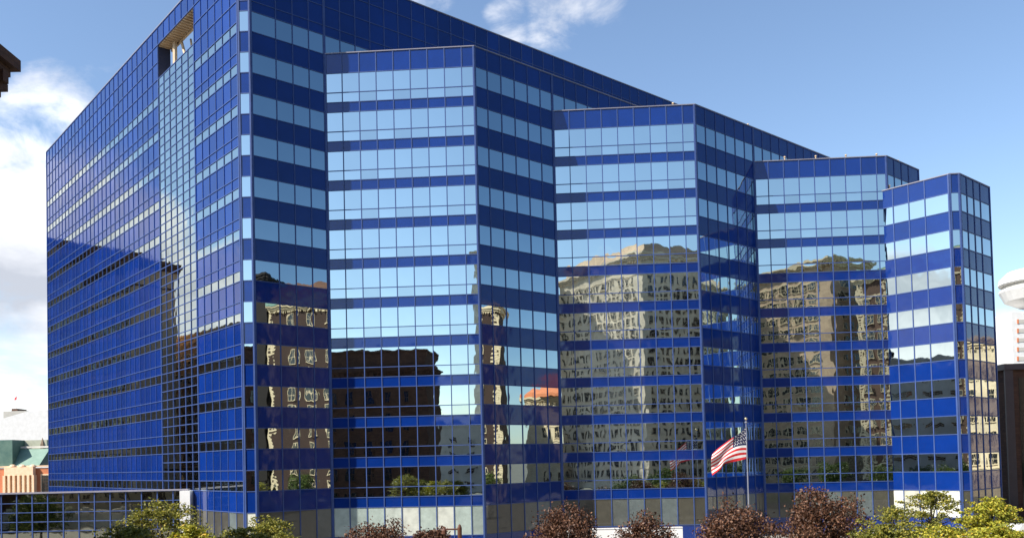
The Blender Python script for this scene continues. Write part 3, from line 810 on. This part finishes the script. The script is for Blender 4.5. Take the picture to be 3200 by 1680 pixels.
# ------------------------------------------------------------------ flagpole and flag
YF = 75.3
fp = thing('flagpole', 'tall thin grey flagpole with gold ball in front of the shaded third step', 'flagpole')
pt = at(2331, 1311, YF); pb = at(2337, 1700, YF)
b = MB(); b.tube((pt.x, YF, 0.1), (pt.x, YF, pt.z-0.1), 0.07, 0.04, 12); b.build('pole', M['pole'], fp)
b = MB(); b.lathe((pt.x, YF, pt.z+0.1), [(0.01, -0.13), (0.09, -0.09), (0.13, 0), (0.09, 0.09), (0.01, 0.13)], 12); b.build('gold_ball', M['gold'], fp)
b = MB(); b.lathe((pt.x, YF, pt.z-0.2), [(0.06, -0.08), (0.12, -0.05), (0.12, 0.04), (0.05, 0.08)], 12); b.build('truck', M['pole'], fp)
b = MB(); b.lathe((pt.x, YF, 0.1), [(0.45, 0), (0.45, 0.2), (0.25, 0.35), (0.12, 0.5)], 14); b.build('base', M['white'], fp)
def curve(pts, t):
    s = t*(len(pts)-1); i = min(int(s), len(pts)-2); f = s-i
    g_ = lambda k: pts[max(0, min(len(pts)-1, k))]
    r = []
    for a in range(2):
        p0_, p1_, p2_, p3_ = (g_(i-1)[a], g_(i)[a], g_(i+1)[a], g_(i+2)[a])
        r.append(0.5*((2*p1_)+(-p0_+p2_)*f+(2*p0_-5*p1_+4*p2_-p3_)*f*f+(-p0_+3*p1_-3*p2_+p3_)*f**3))
    return r
top = [(2333, 1327), (2322, 1343), (2303, 1358), (2284, 1370), (2262, 1386), (2242, 1401), (2227, 1415)]
bot = [(2332, 1432), (2318, 1436), (2300, 1440), (2280, 1444), (2262, 1450), (2250, 1466), (2226, 1484)]
mid = [(2332.5, 1386), (2318, 1387), (2300, 1392), (2282, 1402), (2264, 1416), (2246, 1432), (2222, 1446)]
fl = MB(); NS, NT_ = 40, 26
grid = []
for i in range(NS+1):
    s = i/NS; row = []
    a, m_, c = curve(top, s), curve(mid, s), curve(bot, s)
    for j in range(NT_+1):
        t = j/NT_
        x = a[0]*(1-t)*(1-2*t)+4*m_[0]*t*(1-t)+c[0]*t*(2*t-1)
        y = a[1]*(1-t)*(1-2*t)+4*m_[1]*t*(1-t)+c[1]*t*(2*t-1)
        dep = YF+0.16*s*math.sin(s*11+t*4.0)+0.10*math.sin(t*9-s*5)*s-0.35*s
        row.append(at(x, y, dep))
    grid.append(row)
for i in range(NS):
    for j in range(NT_):
        st = j//2
        mi = 2 if (i < NS*0.42 and st < 7) else (0 if st % 2 == 0 else 1)
        fl.quad(grid[i][j], grid[i+1][j], grid[i+1][j+1], grid[i][j+1], mi)
for r in range(9):
    for c in range(6 if r % 2 == 0 else 5):
        s = (0.035+(c+(0 if r % 2 == 0 else 0.5))*0.07)*NS; t = (r+0.9)/10.0*14
        i, j = int(s), int(t); p = grid[i][j]
        ex = (grid[i+1][j]-p).normalized(); ey = (grid[i][j+1]-p).normalized(); nn = ex.cross(ey).normalized()
        ey = nn.cross(ex)
        for sg in (-0.015, 0.015):
            pts = []
            for k in range(10):
                rr = 0.062 if k % 2 == 0 else 0.026; an = k*PI/5
                pts.append(p+nn*sg+ex*math.sin(an)*rr-ey*math.cos(an)*rr)
            fl.poly(pts, 1)
fo = fl.build('national_flag', [M['red'], M['fwhite'], M['navy']])
for p_ in fo.data.polygons: p_.use_smooth = len(p_.vertices) == 4
tag(fo, 'waving stars and stripes flag on the thin grey pole', 'flag')

# ------------------------------------------------------------------ street lamp poking above the purple trees
lp = thing('street_lamp', 'brown street lamp with side arm among the purple trees', 'street lamp')
YL = 62.0
a_ = at(1436, 1636, YL); c_ = at(1388, 1653, YL)
b = MB(); b.tube((a_.x, YL, 0.1), (a_.x, YL, a_.z-0.35), 0.10, 0.16, 10)
b.lathe((a_.x, YL, a_.z-0.35), [(0.16, 0), (0.15, 0.12), (0.09, 0.28), (0.01, 0.36)], 10); b.build('post', M['lampbrown'], lp)
b = MB(); b.tube((a_.x, YL, c_.z), (c_.x, YL, c_.z+0.02), 0.06, n=8); b.build('arm', M['lampbrown'], lp)
b = MB(); b.lathe((c_.x, YL, c_.z-0.35), [(0.01, 0), (0.2, 0.05), (0.17, 0.3), (0.08, 0.45), (0.01, 0.5)], 10); b.build('lamp_head', M['lampbrown'], lp)

# ------------------------------------------------------------------ trees
def leafquad(b, c, s, flat=0.0):
    a = random.random()*2*PI; zt_ = random.uniform(-1, 1)*(1-flat)
    n = Vector((math.cos(a)*math.sqrt(max(0, 1-zt_*zt_)), math.sin(a)*math.sqrt(max(0, 1-zt_*zt_)), zt_ if not flat else 1)).normalized()
    e = n.orthogonal().normalized(); e.rotate(Matrix.Rotation(random.random()*6.28, 3, n)); f = n.cross(e)
    s2 = s*random.uniform(0.6, 1.2)
    b.quad(c-e*s2, c-f*s2*0.55, c+e*s2, c+f*s2*0.55)
def gauss(): return random.gauss(0, 1)
def tree(name, label, cat, group, base, top, rx, rz, mat, style, leaf, nclump, per, seed):
    """base (x, y) on the ground, top height, crown half width rx and half height rz"""
    random.seed(seed)
    t = thing(name, label, cat, group)
    x, y = base; zc_ = top-rz
    tr = MB(); th = max(0.5, zc_-rz*0.5)
    lean = Vector((random.uniform(-.2, .2), random.uniform(-.2, .2), 0))
    p1_ = Vector((x, y, th))+lean
    tr.tube((x, y, 0.1), p1_, 0.13, 0.09, 8)
    cr = MB(); limbs = []
    for k in range(nclump):
        if style == 'round':
            while True:
                q = Vector((random.uniform(-1, 1), random.uniform(-1, 1), random.uniform(-1, 1)))
                if 0.35 < q.length < 1: break
            bump_ = 1+0.18*math.sin(q.x*6+seed)+0.12*math.sin(q.y*7+seed*2)
            c = Vector((x+q.x*rx*bump_, y+q.y*rx*bump_, zc_+q.z*rz*bump_)); sg = rx*0.135
            for i in range(per): leafquad(cr, c+Vector((gauss(), gauss(), gauss()*0.8))*sg, leaf)
        else:
            ang = random.random()*2*PI; rr = math.sqrt(random.random()); lay = random.random()
            hgt = (lay*2-1); prof = math.sqrt(max(0.05, 1-max(0, hgt)**1.5*0.9))*(0.75+0.25*math.sin(ang*3+seed))
            c = Vector((x+math.cos(ang)*rr*rx*prof*1.1, y+math.sin(ang)*rr*rx*prof, zc_+hgt*rz-0.3*rr*rr*rz))
            dr = Vector((math.cos(ang), math.sin(ang), random.uniform(-.1, .35)))
            L = rx*random.uniform(0.16, 0.3)
            for i in range(per):
                s = random.uniform(-1, 1)
                off = dr*s*L+Vector((gauss()*L*0.22, gauss()*L*0.22, gauss()*L*0.13-abs(s)*L*0.12))
                leafquad(cr, c+off, leaf, 0.0 if random.random() < 0.5 else 1.0)
        if k % max(1, nclump//14) == 0: limbs.append(c)
    for c in limbs:
        m_ = p1_.lerp(c, 0.5)+Vector((0, 0, -0.1*rz))
        tr.tube(p1_, m_, 0.06, 0.035, 6); tr.tube(m_, c, 0.035, 0.012, 5)
    tr.build('trunk', M['bark'], t); cr.build('crown', mat, t)
    return t
def tree_px(xc, ytop, wpx, Y, rzk, *a):
    """crown centre column, top row, width in photo pixels, at depth Y"""
    p = at(xc, ytop, Y); rx = wpx/2/FPX*Y
    return (p.x, Y), p.z, rx
PU = 'purple leaved trees in front of the blue building'
for i, (xc, yt, wd_, Y, lab) in enumerate((
        (1172, 1622, 205, 64, 'leftmost purple leaved tree, in front of the pale ground floor panes'),
        (1352, 1640, 125, 63, 'small purple leaved tree beside the brown street lamp'),
        (1768, 1574, 215, 62, 'purple leaved tree in front of the shaded second step'),
        (2010, 1606, 205, 63, 'purple leaved tree in front of the middle of the second sunlit step'),
        (2300, 1566, 265, 58, 'largest purple leaved tree, just below the flagpole'),
        (2575, 1528, 240, 57, 'tallest purple leaved tree, between flagpole and green trees'))):
    p = at(xc, yt+16, Y); rx = wd_/2/FPX*Y*0.94; rz = rx*0.9
    tree('purple_tree', lab, 'tree', PU, (p.x, Y), p.z, rx, rz, M['leafP'], 'round', 0.105, 210, 62, 11+i)
GR = 'feathery yellow green trees along the bottom'
for i, (xc, yt, wd_, Y, m_, lab) in enumerate((
        (505, 1562, 350, 46, 'leafG', 'feathery green tree in front of the glass wing'),
        (598, 1640, 170, 42, 'leafY', 'low golden green tree between the two left green trees'),
        (820, 1608, 300, 46, 'leafG', 'feathery green tree below the near corner of the blue building'),
        (2790, 1580, 300, 52, 'leafG', 'feathery green tree left of the end tower'),
        (2910, 1528, 230, 56, 'leafG', 'wispy green tree in front of the bright panes of the end tower'),
        (3085, 1552, 200, 50, 'leafY', 'golden yellow tree right of the end tower'))):
    p = at(xc, yt, Y); rx = wd_/2/FPX*Y; rz = rx*0.62
    tree('locust_tree', lab, 'tree', GR, (p.x, Y), p.z, rx, rz, M[m_], 'feather', 0.085, 105, 70, 40+i)
random.seed(5)
for i, (xc, yt, wd_, Y, lab) in enumerate((
        (2960, 1640, 330, 44, 'broad low yellow green tree at the foot of the end tower'),
        (3130, 1636, 240, 42, 'low yellow green tree in the bottom right corner'),
        (2760, 1640, 260, 44, 'low green tree beside the tallest purple tree'),
        (400, 1640, 240, 40, 'low green tree at the bottom left, below the glass wing'),
        (760, 1652, 260, 40, 'low green tree at the bottom below the near corner'))):
    p = at(xc, yt, Y); rx = wd_/2/FPX*Y; rz = rx*0.6
    tree('locust_tree', lab, 'tree', GR, (p.x, Y), p.z, rx, rz, M['leafY' if i < 2 else 'leafG'], 'feather', 0.085, 150, 60, 70+i)
# square trees behind the camera, seen mirrored in the lowest windows
for i, (x, y, h_) in enumerate(((14, 20, 7.2), (21, 14, 8.4), (30, 19, 7.5), (38, 12, 8.8), (47, 18, 8.0), (56, 11, 9.0), (64, 20, 7.8), (-3, -30, 8.0), (74, 14, 8.5), (84, 40, 9.0), (88, 52, 8.2), (90, 66, 8.6), (-60, 70, 8.0), (-66, 84, 8.4), (-44, 62, 7.0), (-74, 52, 6.2), (-86, 54, 6.8), (-97, 51, 6.0), (-108, 54, 6.6), (-120, 52, 6.4))):
    tree('square_tree', 'round green tree of the square and streets behind the camera', 'tree', 'green trees of the square and streets', (x, y), h_-2.0, 2.9, 2.3, M['leafD'], 'round', 0.22, 90, 26, 100+i)

# ------------------------------------------------------------------ light grey van at the lower right corner
vn = thing('parked_van', 'light grey van roof showing behind the trees in the lower right corner', 'van')
p = at(3160, 1637, 74); x0 = p.x; y0 = 73.0; zt = p.z
b = MB(); prof = [(0, 0.45), (5.2, 0.45), (5.2, zt-0.25), (5.0, zt), (0.3, zt), (0.06, zt-0.35), (0.0, zt*0.5)]
A_ = [(x0+a, y0, z) for a, z in prof]; B_ = [(x0+a, y0+2.1, z) for a, z in prof]
b.poly(A_); b.poly(list(reversed(B_)))
for i in range(len(prof)):
    j = (i+1) % len(prof); b.quad(A_[j], A_[i], B_[i], B_[j])
b.build('body', M['carmetal'], vn)
b = MB(); b.poly([(x0+0.5, y0-0.01, zt*0.66), (x0+2.2, y0-0.01, zt*0.66), (x0+2.2, y0-0.01, zt-0.25), (x0+0.6, y0-0.01, zt-0.25)]); b.build('side_window', M['winglass'], vn)
for a in (1.0, 4.2):
    b = MB(); b.tube((x0+a, y0-0.02, 0.47), (x0+a, y0+0.25, 0.47), 0.34, n=18); b.build('wheel', M['rubber'], vn)

# ------------------------------------------------------------------ sky, clouds, sun
SUN_EL = math.radians(44.5)
sd = Vector((-0.859*math.cos(SUN_EL), -0.512*math.cos(SUN_EL), math.sin(SUN_EL))).normalized()
W = bpy.data.worlds.new('World'); S.world = W; W.use_nodes = True
nt = W.node_tree; nt.nodes.clear()
out = nt.nodes.new('ShaderNodeOutputWorld'); bg = nt.nodes.new('ShaderNodeBackground'); nt.links.new(bg.outputs[0], out.inputs[0])
sky = nt.nodes.new('ShaderNodeTexSky'); sky.sky_type = 'NISHITA'; sky.sun_disc = False
sky.sun_elevation = SUN_EL; sky.sun_rotation = math.atan2(sd.x, sd.y); sky.air_density = 1.0; sky.dust_density = 0.4; sky.ozone_density = 2.0
tc = nt.nodes.new('ShaderNodeTexCoord')
nrm = nt.nodes.new('ShaderNodeVectorMath'); nrm.operation = 'NORMALIZE'; nt.links.new(tc.outputs['Generated'], nrm.inputs[0])
D = nrm.outputs[0]
def blob(dirn, inner, outer, wgt):
    d = Vector(dirn).normalized()
    dt = nt.nodes.new('ShaderNodeVectorMath'); dt.operation = 'DOT_PRODUCT'; nt.links.new(D, dt.inputs[0]); dt.inputs[1].default_value = d
    mr = nt.nodes.new('ShaderNodeMapRange'); mr.interpolation_type = 'SMOOTHSTEP'
    setin(mr, From_Min=math.cos(math.radians(outer)), From_Max=math.cos(math.radians(inner)), To_Min=0.0, To_Max=wgt)
    nt.links.new(dt.outputs['Value'], mr.inputs['Value']); return mr.outputs[0]
def azel(a, e):
    a, e = math.radians(a), math.radians(e); return (math.sin(a)*math.cos(e), math.cos(a)*math.cos(e), math.sin(e))
bl = []
for x, y, i1, o1, wg in ((30, 680, 2, 8, 0.78), (60, 1200, 1.5, 6, 0.70), (-150, 900, 4, 12, 0.66), (190, 340, 0.5, 4.2, 0.62), (310, 260, 0.5, 2.8, 0.52), (110, 400, 1, 4, 0.6), (1740, 45, 0.5, 3.6, 0.58), (1590, 60, 0.5, 2.6, 0.52), (1880, 5, 0.5, 3.0, 0.55), (1330, -20, 0.5, 3, 0.45), (3150, 1080, 0.5, 4, 0.65)):
    bl.append(blob(ray(x, y), i1, o1, wg))
for a, e, i1, o1, wg in ((-42, 4, 5, 14, 0.8), (-55, 11, 4, 10, 0.95), (-64, 6, 4, 11, 0.8), (-84, 4, 4, 11, 0.7), (-104, 6, 3, 9, 0.9), (-118, 4, 3, 9, 0.6), (75, 3, 3, 9, 0.4), (180, 5, 4, 14, 0.45)):
    bl.append(blob(azel(a, e), i1, o1, wg))
acc = bl[0]
for q in bl[1:]: acc = math_n(nt, 'MAXIMUM', acc, q)
mp = nt.nodes.new('ShaderNodeMapping'); mp.inputs['Scale'].default_value = (1, 1, 1.9); nt.links.new(D, mp.inputs[0])
nz = nt.nodes.new('ShaderNodeTexNoise'); setin(nz, Scale=10.0, Detail=10, Roughness=0.6, Distortion=0.4); nt.links.new(mp.outputs[0], nz.inputs['Vector'])
den = math_n(nt, 'ADD', nz.outputs['Fac'], acc)
mr = nt.nodes.new('ShaderNodeMapRange'); mr.interpolation_type = 'SMOOTHSTEP'; setin(mr, From_Min=0.90, From_Max=1.28, To_Min=0.0, To_Max=0.97)
nt.links.new(den, mr.inputs['Value'])
nz2 = nt.nodes.new('ShaderNodeTexNoise'); setin(nz2, Scale=4.5, Detail=6, Roughness=0.55); nt.links.new(mp.outputs[0], nz2.inputs['Vector'])
ccol = ramp(nt, nz2.outputs['Fac'], [(0.34, (0.50, 0.53, 0.60)), (0.52, (0.95, 0.96, 1.0)), (0.62, (1.25, 1.25, 1.25))])
cs = nt.nodes.new('ShaderNodeVectorMath'); cs.operation = 'SCALE'; nt.links.new(ccol, cs.inputs[0]); cs.inputs['Scale'].default_value = 6.2
mx = nt.nodes.new('ShaderNodeMix'); mx.data_type = 'RGBA'
nt.links.new(mr.outputs[0], mx.inputs[0]); nt.links.new(sky.outputs[0], mx.inputs[6]); nt.links.new(cs.outputs[0], mx.inputs[7])
dim_east = nt.nodes.new('ShaderNodeMix'); dim_east.data_type = 'RGBA'; dim_east.blend_type = 'MULTIPLY'   # darkening added to the unseen east sky so the shaded walls mirror darker
nt.links.new(blob(azel(100, 34), 10, 52, 1.0), dim_east.inputs[0]); nt.links.new(sky.outputs[0], dim_east.inputs[6]); dim_east.inputs[7].default_value = (0.34, 0.44, 0.56, 1)
nt.links.new(dim_east.outputs[2], mx.inputs[6])
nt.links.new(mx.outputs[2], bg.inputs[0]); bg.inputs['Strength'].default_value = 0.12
sl = bpy.data.lights.new('Sun', 'SUN'); sl.energy = 5.0; sl.angle = math.radians(0.53); sl.color = (1.0, 0.94, 0.85)
so = bpy.data.objects.new('Sun', sl); COL.objects.link(so)
so.rotation_euler = (-sd).to_track_quat('-Z', 'Y').to_euler(); so.location = sd*200

# ------------------------------------------------------------------ camera
cam = bpy.data.cameras.new('Camera'); co = bpy.data.objects.new('Camera', cam); COL.objects.link(co)
cam.sensor_width = 36; cam.lens = FPX/3200*36; cam.clip_end = 8000; cam.clip_start = 0.1
cam.shift_x = (1600-CX)/3200; cam.shift_y = (CY-840)/3200
mt = Matrix(((cR.x, cU.x, -cF.x, 0), (cR.y, cU.y, -cF.y, 0), (cR.z, cU.z, -cF.z, GZ), (0, 0, 0, 1)))
co.matrix_world = mt
S.camera = co
S.view_settings.view_transform = 'Standard'; S.view_settings.look = 'None'; S.view_settings.exposure = 0.8; S.view_settings.gamma = 1.0
S.view_settings.use_curve_mapping = False
S.cycles.max_bounces = 8; S.cycles.glossy_bounces = 5
